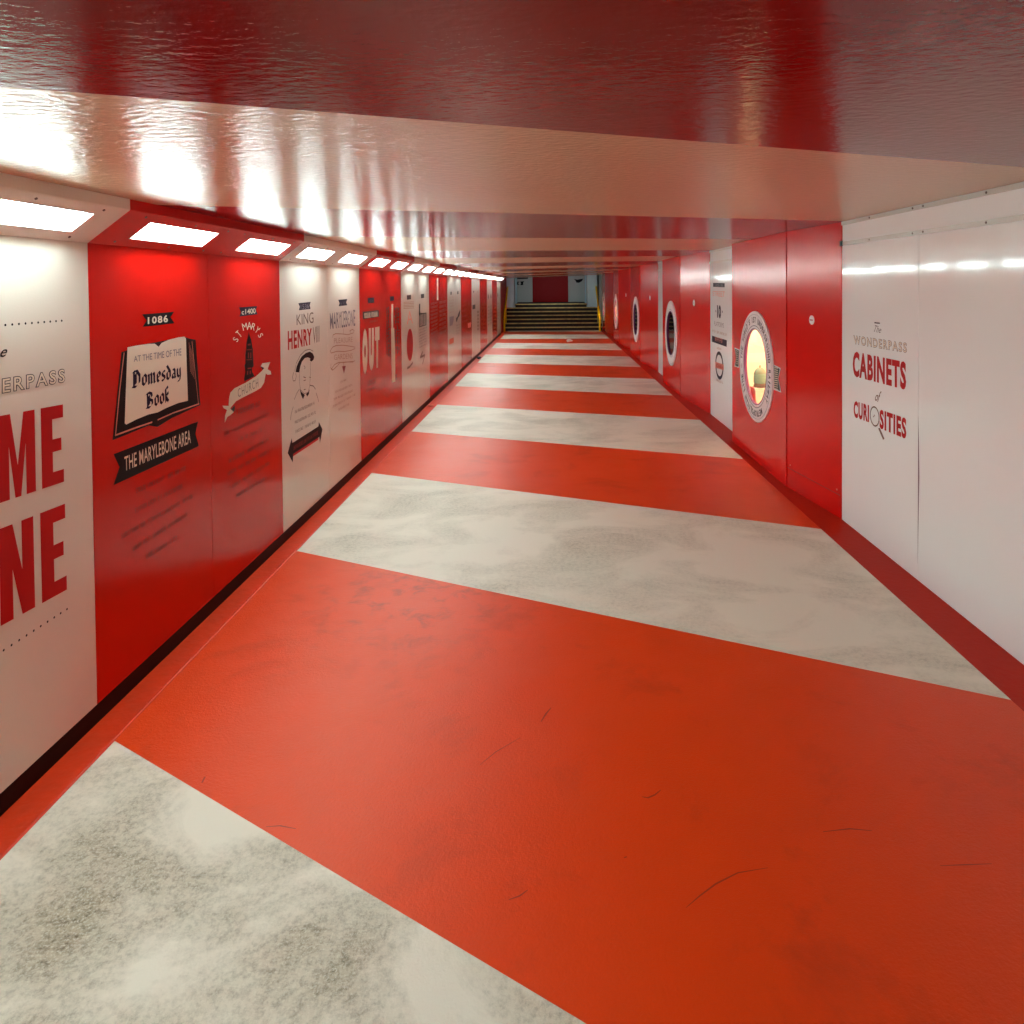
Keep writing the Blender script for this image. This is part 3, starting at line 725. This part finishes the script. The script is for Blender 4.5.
for k in range(len(HY)-1):
    y0, y1 = HY[k]+.001, HY[k+1]-.001
    red = (k % 2 == 1)
    lab = HL[k-2] if k >= 2 else ('cream' if k == 0 else 'red')+' light housing overhead behind the viewer on the left wall'
    t = thing('light_housing', lab, 'light', (-1.7, (y0+y1)/2, 1.95), 'sloping light housings above the left wall')
    mid = (y0+y1)/2
    ctr = [(y0+mid)/2, (mid+y1)/2]
    if k == 3: ctr = [3.11, 4.05]
    if k == 2: ctr = [1.29, 2.19]
    hl = .295*(y1-y0)/1.87
    s0, s1 = .05, .163
    mb = MB()
    fbox(mb, 0, s0, y0, y1, -.03, 0); fbox(mb, s1, SL, y0, y1, -.03, 0)
    edges = [y0] + [v for c_ in ctr for v in (c_-hl, c_+hl)] + [y1]
    for q in range(0, 6, 2): fbox(mb, s0, s1, edges[q], edges[q+1], -.03, 0)
    mb.build('fascia', m_pan_red if red else m_pan_cream, t)
    mb = MB(); mb.prism([(B.x, B.y), (B.x+.002, B.y+.004), (B.x+.002, cz(B.x)-.001), (B.x-.1, cz(B.x-.1)-.001), (B.x-.03, B.y)], y0, y1)
    mb.build('top_rail', m_pan_red if red else m_pan_cream, t)
    for c_ in ctr:
        mb = MB(); d0, d1 = -.03, -.002
        for a_, b_, ya, yb in ((s0, s0+.004, c_-hl, c_+hl), (s1-.004, s1, c_-hl, c_+hl), (s0, s1, c_-hl, c_-hl+.004), (s0, s1, c_+hl-.004, c_+hl)):
            fbox(mb, a_, b_, ya, yb, d0, .002)
        fr_ = mb.build('lamp_frame', m_frame, t)
        mb = MB(); fbox(mb, s0+.004, s1-.004, c_-hl+.004, c_+hl-.004, -.028, -.022)
        mb.build('diffuser', m_lamp, t)
    if 2 <= k < 6:
        for f_ in (.07, .28, .45, .55, .75, .93):
            for s_ in (.025, SL-.02):
                mb = MB(); q = Vector(fp(s_, .002, y0+(y1-y0)*f_)); mb.tube([q-Vector((fn.x, 0, fn.y))*.003, q+Vector((fn.x, 0, fn.y))*.001], .005, 8)
                mb.build('screw', m_metal, t)

# ------------------------------------------------------------------ right wall cladding
def rw_panel(y0, y1, label, seam=0):
    t = thing('wall_panel', label, 'wall panel', (2.09, (y0+y1)/2, 0), 'white cladding panels on the right wall')
    n = 16; v = []; f = []
    mb = MB(); mb.box(2.085, 2.10, y0+.0015, y1-.0015, 0.002, 1.972)
    o = mb.build('board', m_white, t); bv = o.modifiers.new('edge', 'BEVEL'); bv.width = .0012; bv.segments = 1
    return t
pc = rw_panel(3.856, 4.872, 'white wall panel lettered CABINETS of CURIOSITIES beside the red cabinet')
rw_panel(2.84, 3.856, 'plain glossy white wall panel at the right edge of the view')
mb = MB(); mb.box(2.085, 2.10, -4.9, 2.837, 0, 1.972); struct(mb.build('trim_3', m_white))
def rails(y0, y1, n1, n2):
    mb = MB(); zt = cz(2.085)
    mb.box(2.088, 2.10, y0, y1, 1.972, zt, 1)
    mb.box(2.078, 2.088, y0, y1, 1.974, 2.0); mb.box(2.079, 2.088, y0, y1, zt-.028, zt-.002)
    return struct(mb.build(n1, [m_alu, m_white]))
rail_near = rails(-4.9, 4.872, 'trim_4', '')
rails(7.72, 8.918, 'trim_5', '')
for z in (1.987, cz(2.085)-.015):
    for y in (2.9, 3.25, 3.80, 3.91, 4.44):
        mb = MB(); mb.tube([(2.0795, y, z), (2.075, y, z)], .006, 8)
        o = mb.build('screw', m_metal, rail_near); o['kind'] = 'structure'
mb = MB(); mb.box(2.07, 2.081, 4.85, 4.879, 1.97, 2.006); struct(mb.build('trim_7', m_dark))
# warped seam between the two near panels
mb = MB(); mb.add([(2.0842, 3.857, z) for z in (.10, .35, .6, .8, .95)] + [(2.0842, 3.857-d, z) for z, d in ((.95, .001), (.8, .010), (.6, .016), (.35, .008), (.10, .001))], [tuple(range(10))])
o = mb.build('seam_gap', m_greyprint, pc)
# printing on the white panel
c = crop(830, 300, 6.4); t = pc; W = RIGHT
def Q(layer=1): return Print(W, layer)
Q().poly(c([(285, 141), (320, 145), (320, 153), (285, 149)])).build('dash_print', m_navy, t)
Q().quad_text('The', c([(282, 204), (328, 213), (330, 172), (286, 160)]), .0, .5).build('lettering', m_greyprint, t)
Q().quad_text('WONDERPASS', c([(153, 283), (493, 340), (492, 274), (150, 224)]), .04, spacing=1.25).build('lettering', m_greyprint, t)
Q(2).quad_text('WONDERPASS', c([(153, 283), (493, 340), (492, 274), (150, 224)]), .0, spacing=1.25, grow=.04).build('lettering_inline', m_paper, t)
Q().quad_text('CABINETS', c([(146, 488), (488, 578), (487, 396), (147, 326)]), .045, spacing=1.12).build('headline_lettering', m_printred, t)
Q().quad_text('of', c([(288, 642), (322, 664), (330, 584), (292, 586)]), .01, .5).build('lettering', m_ink, t)
Q().quad_text('CURI', c([(152, 750), (250, 784), (250, 672), (152, 643)]), .045, spacing=1.12).quad_text('SITIES', c([(318, 822), (489, 892), (489, 757), (318, 698)]), .045, spacing=1.12).build('headline_lettering', m_printred, t)
cc = c([(287, 745)])[0]; cen = RIGHT.pt(*cc); rx = abs(RIGHT.pt(*c([(259, 745)])[0]).x-RIGHT.pt(*c([(315, 745)])[0]).x)/2; rz = abs(RIGHT.pt(*c([(287, 685)])[0]).y-RIGHT.pt(*c([(287, 805)])[0]).y)/2
Q(2).wline([Vector((cen.x+rx*math.cos(a_*math.pi/20), cen.y+rz*math.sin(a_*math.pi/20))) for a_ in range(40)], .009, True).poly(c([(310, 822), (320, 818), (350, 888), (341, 895)])).line(c([(278, 748), (286, 740), (284, 735)]), .006).build('magnifier_drawing', m_ink, t)

# the white printed panel between the first two cabinets
t = rw_panel(7.72, 8.905, 'white wall panel with a roundel and figure 10, between the two nearest cabinets')
c = crop(700, 260, 8.533)
Q().poly(c([(112, 195), (211, 198), (211, 233), (112, 229)])).build('heading_ribbon', m_navy, t)
q = c([(125, 225), (200, 228)]); Q(2).marks(q[0], q[1], 2.4, 200).build('heading_lettering', m_greyprint, t)
Q().quad_text('STREET', c([(108, 306), (212, 316), (212, 268), (108, 264)]), .0).build('lettering', m_pink, t)
Q().quad_text('10', c([(146, 492), (180, 503), (180, 386), (146, 384)]), .06).dot(RIGHT.pt(*c([(135, 436)])[0]), .015).dot(RIGHT.pt(*c([(191, 442)])[0]), .015).build('numeral_lettering', m_navy, t)
Q().quad_text('PLATFORMS', c([(122, 560), (203, 580), (203, 538), (122, 522)]), .0).build('lettering', m_greyprint, t)
pr = Q(); q = c([(105, 612), (225, 650)]); pr.marks(q[0], q[1], 2.4, 210); q = c([(145, 758), (180, 768)]); pr.marks(q[0], q[1], 2, 211); q = c([(140, 1030), (195, 1060)]); pr.marks(q[0], q[1], 2.2, 212); pr.build('small_print', m_fadeprint, t)
Q().poly(c([(103, 645), (230, 685), (228, 742), (104, 698)])).build('ribbon', m_navy, t)
q = c([(128, 690), (190, 710)]); Q(2).marks(q[0], q[1], 4.2, 213).build('ribbon_lettering', m_pink, t)
cen = RIGHT.pt(*c([(165, 900)])[0]); rx = abs(RIGHT.pt(*c([(135, 900)])[0]).x-RIGHT.pt(*c([(196, 900)])[0]).x)/2; rz = abs(RIGHT.pt(*c([(165, 795)])[0]).y-RIGHT.pt(*c([(165, 1005)])[0]).y)/2
Q().wline([Vector((cen.x+rx*math.cos(a_*math.pi/20), cen.y+rz*math.sin(a_*math.pi/20))) for a_ in range(40)], .042, True).build('roundel_ring', m_navy, t)
Q(2).poly(c([(132, 868), (203, 892), (203, 942), (132, 918)])).build('roundel_bar', m_pink, t)
q = c([(140, 912), (196, 932)]); Q(3).marks(q[0], q[1], 3, 214).build('roundel_lettering', m_printred, t)

# white strip beyond the second cabinet, and beyond the fifth
rw_panel(12.3, 13.24, 'narrow white wall strip just past the second cabinet')
rails(12.3, 13.24, 'trim_8', '')
mb = MB(); mb.box(2.085, 2.10, 17.1, 17.7, 0, 2.12); mb.box(2.085, 2.10, 21.7, 22.7, 0, 2.12); struct(mb.build('trim_11', m_white))
mb = MB(); mb.box(1.955, 2.6, 26.01, 29.3, 0, 2.2); struct(mb.build('trim_9', m_endwhite))

# ------------------------------------------------------------------ display cabinets
def plate_with_hole(X, y0, y1, z0, z1, cy, cz_, r, thick, n=96):
    """flat board facing -x with a round hole"""
    inner = []; outer = []
    corners = [math.atan2(z-cz_, y-cy) for y in (y0, y1) for z in (z0, z1)]
    angs = sorted([2*math.pi*k/n-math.pi for k in range(n)] + corners)
    for a_ in angs:
        ca, sa = math.cos(a_), math.sin(a_)
        inner.append((cy+r*ca, cz_+r*sa))
        ts = []
        if ca > 1e-9: ts.append((y1-cy)/ca)
        if ca < -1e-9: ts.append((y0-cy)/ca)
        if sa > 1e-9: ts.append((z1-cz_)/sa)
        if sa < -1e-9: ts.append((z0-cz_)/sa)
        tt = min(ts); outer.append((cy+tt*ca, cz_+tt*sa))
    m_ = len(angs); v = []; f = []
    for x in (X, X+thick):
        v += [(x, p[0], p[1]) for p in inner] + [(x, p[0], p[1]) for p in outer]
    for k in range(m_):
        j = (k+1) % m_
        f.append((k, j, m_+j, m_+k)); f.append((2*m_+k, 3*m_+k, 3*m_+j, 2*m_+j))
        f.append((k, 2*m_+k, 2*m_+j, j)); f.append((m_+k, m_+j, 3*m_+j, 3*m_+k))
    return v, f
CAB = [
 # wedge start, front start, front end, return end, porthole centre y, lit, label
 (4.880, 5.67, 7.365, 7.70, 6.50, 1.0, 'nearest red display cabinet, with a lettered white ring around its lit porthole'),
 (8.920, 10.35, 11.96, 12.29, 11.10, 0, 'second red display cabinet from the front, its porthole dark and striped with reflections'),
 (13.25, 15.05, 16.78, 17.08, 15.72, 0, 'third red display cabinet from the front, its porthole dark and narrow'),
 (17.72, 19.75, 21.38, 21.68, 20.55, .8, 'fourth red display cabinet from the front, its porthole lit pale'),
 (22.72, 24.65, 25.85, 26.0, 25.25, .8, 'farthest red display cabinet, at the foot of the stairs, porthole lit')]
PZ = .915
for ci, (w0, f0, f1, r1, cy, lit, lab) in enumerate(CAB):
    t = thing('display_cabinet', lab, 'cabinet', (2.1, (w0+r1)/2, 0), 'porthole display cabinets along the right wall')
    XF, XW = 1.96, 2.085
    zc = lambda x: cz(x)-.002
    def sheet(xa, ya, xb, yb, z0=0.002, th=.015):
        d = Vector((xb-xa, yb-ya, 0)).normalized(); n_ = Vector((d.y, -d.x, 0)); n_ = n_ if n_.x > 0 else -n_; n_ *= th
        v = []
        for (x, y) in ((xa, ya), (xb, yb), (xb+n_.x, yb+n_.y), (xa+n_.x, ya+n_.y)): v += [(x, y, z0), (x, y, zc(x))]
        return v, [(0, 2, 3, 1), (2, 4, 5, 3), (4, 6, 7, 5), (6, 0, 1, 7), (1, 3, 5, 7), (0, 6, 4, 2)]
    xm = XF+.006
    v, f = sheet(XW, w0, xm, f0-.004); obj('angled_side', v, f, m_cab_red, t)
    v, f = sheet(XF+.004, f1+.004, XW, r1); obj('return_side', v, f, m_cab_red, t)
    v, f = plate_with_hole(XF, f0, f1, .002, zc(XF), cy, PZ, .372, .018); fp_ = obj('front_board', v, f, m_cab_red, t)
    # recess lining
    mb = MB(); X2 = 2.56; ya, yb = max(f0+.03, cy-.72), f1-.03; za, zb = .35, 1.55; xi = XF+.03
    m_l = m_nichecream if lit else m_nicheshade
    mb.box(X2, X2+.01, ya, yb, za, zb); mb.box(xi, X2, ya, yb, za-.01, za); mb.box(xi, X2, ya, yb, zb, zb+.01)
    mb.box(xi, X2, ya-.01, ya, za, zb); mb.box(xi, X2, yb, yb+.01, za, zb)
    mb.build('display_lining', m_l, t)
    if lit:
        mb = MB(); mb.box(xi+.04, xi+.09, ya+.1, yb-.1, zb-.04, zb-.015); mb.build('display_lamp', m_glow, t)
    obj('glass_pane', [(XF+.004, cy+.37*math.cos(2*math.pi*q_/64), PZ+.37*math.sin(2*math.pi*q_/64)) for q_ in range(64)], [tuple(range(64))], m_glass, t)
    # ring
    n = 96
    def annulus(mb, r0, r1, x0, x1, mi=0):
        prof = [(r0, x1), (r0, x0+.002), (r0+.004, x0), (r1-.006, x0), (r1, x0+.004), (r1, x1)]
        m_ = len(prof); v = [(XF+h, cy+r*math.cos(2*math.pi*q/n), PZ+r*math.sin(2*math.pi*q/n)) for r, h in prof for q in range(n)]
        f = [(k*n+q, k*n+(q+1) % n, (k+1)*n+(q+1) % n, (k+1)*n+q) for k in range(m_-1) for q in range(n)]
        mb.add(v, f, mi)
    mb = MB(); annulus(mb, .362, .53, -.014, 0); mb.build('porthole_ring', m_ring, t, smooth=False)
    mb = MB()
    annulus(mb, .495, .503, -.0155, -.012); annulus(mb, .385, .398, -.0155, -.012)
    mb.build('ring_line', m_ringgrey, t)
    mb = MB(); annulus(mb, .356, .366, -.018, .01); mb.build('inner_trim', m_lilac, t)
    if ci == 0:
        wf = Wall(XF-.0152, -1)
        txt = "THE WORLD'S 1ST UNDERGROUND RAILWAY   METROPOLITAN LINE   "
        pos = 0
        for word in txt.split(' '):
            pr = Print(wf, 1)
            for ch in word:
                a_ = math.pi - 2*math.pi*pos/len(txt) - .1         # viewer's angle, clockwise from the left
                v_, f_ = glyphs(ch, .03)
                hh = .058 if ch != "'" else .02; ww = .036 if ch not in "1I'" else .012
                pts = []
                for u, w_ in v_:
                    lx = (u-.5)*ww; ly = (w_-.5)*hh + (.02 if ch == "'" else 0)
                    rr = .447+ly; aa = a_ - lx/rr
                    pts.append(Vector((cy - rr*math.cos(aa), PZ + rr*math.sin(aa))))
                pr.put(pts, f_); pos += 1
            pos += 1
            if word: pr.build('ring_lettering', m_navy, t)
        for a_ in (-.38, math.pi+.1):
            pr = Print(wf, 1)
            cc = Vector((cy-.447*math.cos(a_), PZ+.447*math.sin(a_)))
            pr.wline([cc+Vector((.022*math.cos(q*math.pi/8), .022*math.sin(q*math.pi/8))) for q in range(16)], .006, True).dot(cc, .01)
            pr.build('ring_emblem', m_ringgrey, t)
        for nm, px in (('side_banner', [(734.6, 347.6), (739.6, 349.6), (739.0, 367.8), (734.8, 366.4), (736.2, 357)]),
                       ('side_banner', [(773.6, 364.5), (780.6, 368), (778.4, 378.5), (781.2, 392.5), (773.6, 389.5)])):
            Print(FRONT, 1).poly(px).build(nm, m_ring, t)
            cx_, cy_ = sum(p_[0] for p_ in px)/len(px), sum(p_[1] for p_ in px)/len(px)
            inn = [(cx_+(p_[0]-cx_)*.8, cy_+(p_[1]-cy_)*.9) for p_ in px]
            Print(FRONT, 2).poly(inn).build('banner_ground', m_black, t)
            pr = Print(FRONT, 3)
            ys = sorted(p_[1] for p_ in px)
            k = ys[0]+3
            xl, xr = min(p_[0] for p_ in px)+1.6, max(p_[0] for p_ in px)-1.7
            if nm == 'side_banner' and xl > 760: xl, xr = 774.5, 778.0
            while k < ys[-1]-3: pr.line([(xl, k), (xr, k+.8)], .008); k += 2.1
            pr.build('banner_lettering', m_paper, t)
        # kick strip joint and screws on the angled side
        d = Vector((xm-XW, f0-.004-w0, 0)); nrm = Vector((-d.y, d.x, 0)).normalized(); nrm = nrm if nrm.x < 0 else -nrm
        def sp(u, z, off): q = Vector((XW, w0, 0))+d*u+nrm*off; return (q.x, q.y, z)
        mb = MB(); mb.add([sp(0.02, .166, .001), sp(1, .166, .001), sp(1, .171, .001), sp(0.02, .171, .001)], [(0, 1, 2, 3)]); mb.build('joint_line', m_deepred, t)
        mb = MB()
        for u in (.07, .93): mb.tube([sp(u, .20, 0), sp(u, .20, .003)], .007, 8)
        mb.build('screw', m_pink, t)
    if ci < 4:
        d = Vector((xm-XW, f0-.004-w0, 0)); nrm = Vector((-d.y, d.x, 0)).normalized(); nrm = nrm if nrm.x < 0 else -nrm
        px = [(812, 320), (694, 303), (650, 298), (626, 295)][ci]
        # intersect sight line with the angled side
        dr_ = ray(*px); pl = Vector((XW, w0, 0)); tt = (pl-Vector((0, 0, EYE))).dot(nrm)/dr_.dot(nrm); q = Vector((0, 0, EYE))+dr_*tt
        r_ = .036 if ci == 0 else .046
        a1 = Vector((0, 0, 1)); a2 = nrm.cross(a1)
        v = []
        for off, rr in ((0, r_), (.004, r_), (.006, r_*.85)):
            for k in range(24): v.append(q+nrm*off+(a1*math.sin(k*math.pi/12)+a2*math.cos(k*math.pi/12))*rr)
        f = [(j*24+k, j*24+(k+1) % 24, (j+1)*24+(k+1) % 24, (j+1)*24+k) for j in range(2) for k in range(24)] + [tuple(range(48, 72))]
        bd = obj('badge', v, f, m_ring, t)
        v = [q+nrm*.007+a2*x_+a1*z_ for x_, z_ in ((-.024, -.004), (.024, -.004), (.024, .004), (-.024, .004))]
        obj('badge_mark', v, [(0, 1, 2, 3)], m_printred, bd)

# exhibit in the nearest cabinet: green domed jar on a brown block on a cream plinth
q = on_x(760, 387, 2.09)
X0, Y0, Z0 = q.x, q.y, q.z
t = thing('display_plinth', 'cream plinth inside the nearest lit porthole', 'plinth', (X0, Y0, .352))
mb = MB(); mb.box(X0-.07, X0+.07, Y0-.09, Y0+.09, .352, Z0-.012); mb.box(X0-.08, X0+.08, Y0-.10, Y0+.10, Z0-.012, Z0); mb.build('block', m_nichecream, t)
t = thing('domed_ornament', 'green domed ornament on a brown base behind the nearest porthole', 'ornament', (X0, Y0, Z0))
mb = MB(); mb.lathe((X0, Y0, Z0), [(.062, 0), (.066, .006), (.058, .02), (.06, .03), (.055, .04)]); mb.build('base', m_wood, t, True)
mb = MB(); mb.lathe((X0, Y0, Z0+.04), [(.06, 0), (.063, .015), (.063, .07), (.059, .10), (.047, .13), (.03, .148), (.01, .155), (.008, .162), (.011, .17), (.006, .178), (.0015, .18)]); mb.build('dome', m_green, t, True)

# ------------------------------------------------------------------ stairs at the far end
t = thing('staircase', 'dark staircase with worn yellow step edges at the tunnel end', 'stairs', (0, 25.9, 0))
for k in range(7):
    y = 25.9+.28*k; z = .14*(k+1)
    w0, w1 = (-1.80, 1.95)
    y1 = y+.28 if k < 6 else 29.299
    if k == 6: w0, w1 = -1.455, 1.44
    mb = MB(); mb.box(w0, w1, y, y1, z-.14 if k else 0, z)
    s_ = mb.build('step', m_step, t)
    mb = MB(); mb.box(w0, w1, y-.012, y+.055, z-.035, z+.004); mb.build('nosing', m_nose, s_)
mb = MB(); mb.box(-1.806, -1.46, 27.585, 29.3, 0, 2.2); struct(mb.build('wall_stair_left', m_tile))
mb = MB(); mb.box(1.445, 1.87, 27.585, 29.3, 0, 2.2); struct(mb.build('wall_stair_right', m_tile))
mb = MB(); mb.box(1.445, 1.455, 27.56, 27.583, .9, 2.2); mb.box(-1.47, -1.46, 27.56, 27.583, .9, 2.2); struct(mb.build('trim_10', m_dark))
for side, lab in ((-1, 'left yellow handrail rising beside the stairs'), (1, 'right yellow handrail rising beside the stairs')):
    X = -1.75 if side < 0 else 1.81
    t = thing('handrail', lab, 'handrail', (X, 25.6, .3), 'yellow handrails of the stairs')
    mb = MB(); mb.tube([(X, 25.35, .0), (X, 25.35, .42), (X, 25.4, .5), (X, 27.3, 1.64), (X-.0*side, 27.38, 1.66)], .034, 10); mb.build('rail', m_yellow, t, True)
    mb = MB(); mb.tube([(X, 26.3, .28), (X, 26.3, 1.04)], .02, 8); mb.build('post', m_yellow, t, True)
# end wall panels
def endp(x0, x1, m_, lab):
    t = thing('wall_panel', lab, 'wall panel', ((x0+x1)/2, 29.29, .98), 'panels of the end wall')
    mb = MB(); mb.box(x0+.003, x1-.003, 29.27, 29.299, .984, 2.13); mb.build('board', m_, t); return t
el = endp(-1.46, -.80, m_endwhite, 'grey white end wall panel with black signs, left of the red one')
endp(-.80, .74, m_endred, 'deep red panel in the middle of the end wall above the stairs')
er = endp(.74, 1.445, m_endwhite, 'grey white end wall panel with black signs, right of the red one')
def endprint(par, polys, name, layer=1):
    v = []; f = []
    for px in polys:
        n_ = len(v); v += [on_y(x, y, 29.27-.002*layer) for x, y in px]; f.append(tuple(range(n_, len(v))))
    obj(name, v, f, m_black, par)
endprint(el, [[(516, 279.2), (528, 278.8), (528, 276.2), (516, 276.5)]], 'sign_bar')
endprint(el, [[(516, 282), (519.5, 281.5), (518, 283.2), (519.6, 284.6), (516.4, 285)], [(520, 281.6), (524.3, 281.2), (523, 283), (523.4, 285), (520.2, 285.2), (521.2, 283.2)]], 'sign_emblem')
endprint(er, [[(571.5, 276.2), (586, 275.8), (586, 274.0), (571.5, 274.3)]], 'sign_bar')
endprint(er, [[(574, 279), (577.5, 279.6), (579.5, 279.2), (583.4, 278.6), (581.6, 281.4), (579, 282.8), (576.4, 282.6), (575.6, 280.8)]], 'sign_emblem')
mb = MB(); mb.box(-1.46, 1.445, 29.24, 29.269, .982, 1.012); struct(mb.build('baseboard_end', m_dark))

# ------------------------------------------------------------------ litter
def flake(name, lab, loc, s_, m_, sd):
    rnd = random.Random(sd); bm = bmesh.new(); bmesh.ops.create_icosphere(bm, subdivisions=2, radius=1)
    for v in bm.verts:
        v.co = Vector((v.co.x*s_[0], v.co.y*s_[1], v.co.z*s_[2]))*rnd.uniform(.75, 1.15)
    zmin = min(v.co.z for v in bm.verts)
    for v in bm.verts: v.co += Vector((loc[0], loc[1], loc[2]-zmin))
    me = bpy.data.meshes.new(name); bm.to_mesh(me); bm.free(); me.materials.append(m_)
    o = bpy.data.objects.new(name, me); C.objects.link(o); tag(o, lab, 'litter')
flake('crumpled_paper', 'crumpled white paper on the floor band near the stairs', (.54, 20.5, 0), (.10, .07, .045), m_litter, 1)
flake('litter_scrap', 'small pink scrap against the left black skirting', (-1.72, 9.62, .004), (.055, .03, .012), m_litterpink, 2)
flake('litter_scrap', 'small dark red scrap at the left floor edge, farther down', (-1.70, 15.9, .004), (.05, .09, .03), m_skirt, 3)

# ------------------------------------------------------------------ world and colour
w = bpy.data.worlds.new('world'); S.world = w; w.use_nodes = True
w.node_tree.nodes['Background'].inputs[0].default_value = (0, 0, 0, 1)
# cool light added over the steps, unseen, to light the pillars and end wall
ld = bpy.data.lights.new('stair_fill_light', 'AREA'); ld.energy = 4.5; ld.color = (.72, .92, 1); ld.shape = 'RECTANGLE'; ld.size = 1.2; ld.size_y = .3
lo = bpy.data.objects.new('stair_fill_light', ld); C.objects.link(lo); lo.location = (0, 26.7, 1.98); lo.rotation_euler = (R(62), 0, 0)
S.view_settings.view_transform = 'Standard'; S.view_settings.look = 'None'; S.view_settings.gamma = 1
S.view_settings.use_curve_mapping = False
S.view_settings.exposure = 1.35
S.cycles.use_denoising = True
S.cycles.max_bounces = 10; S.cycles.diffuse_bounces = 5; S.cycles.glossy_bounces = 5; S.cycles.transparent_max_bounces = 12
S.cycles.caustics_reflective = False; S.cycles.caustics_refractive = False
S.cycles.sample_clamp_indirect = 8
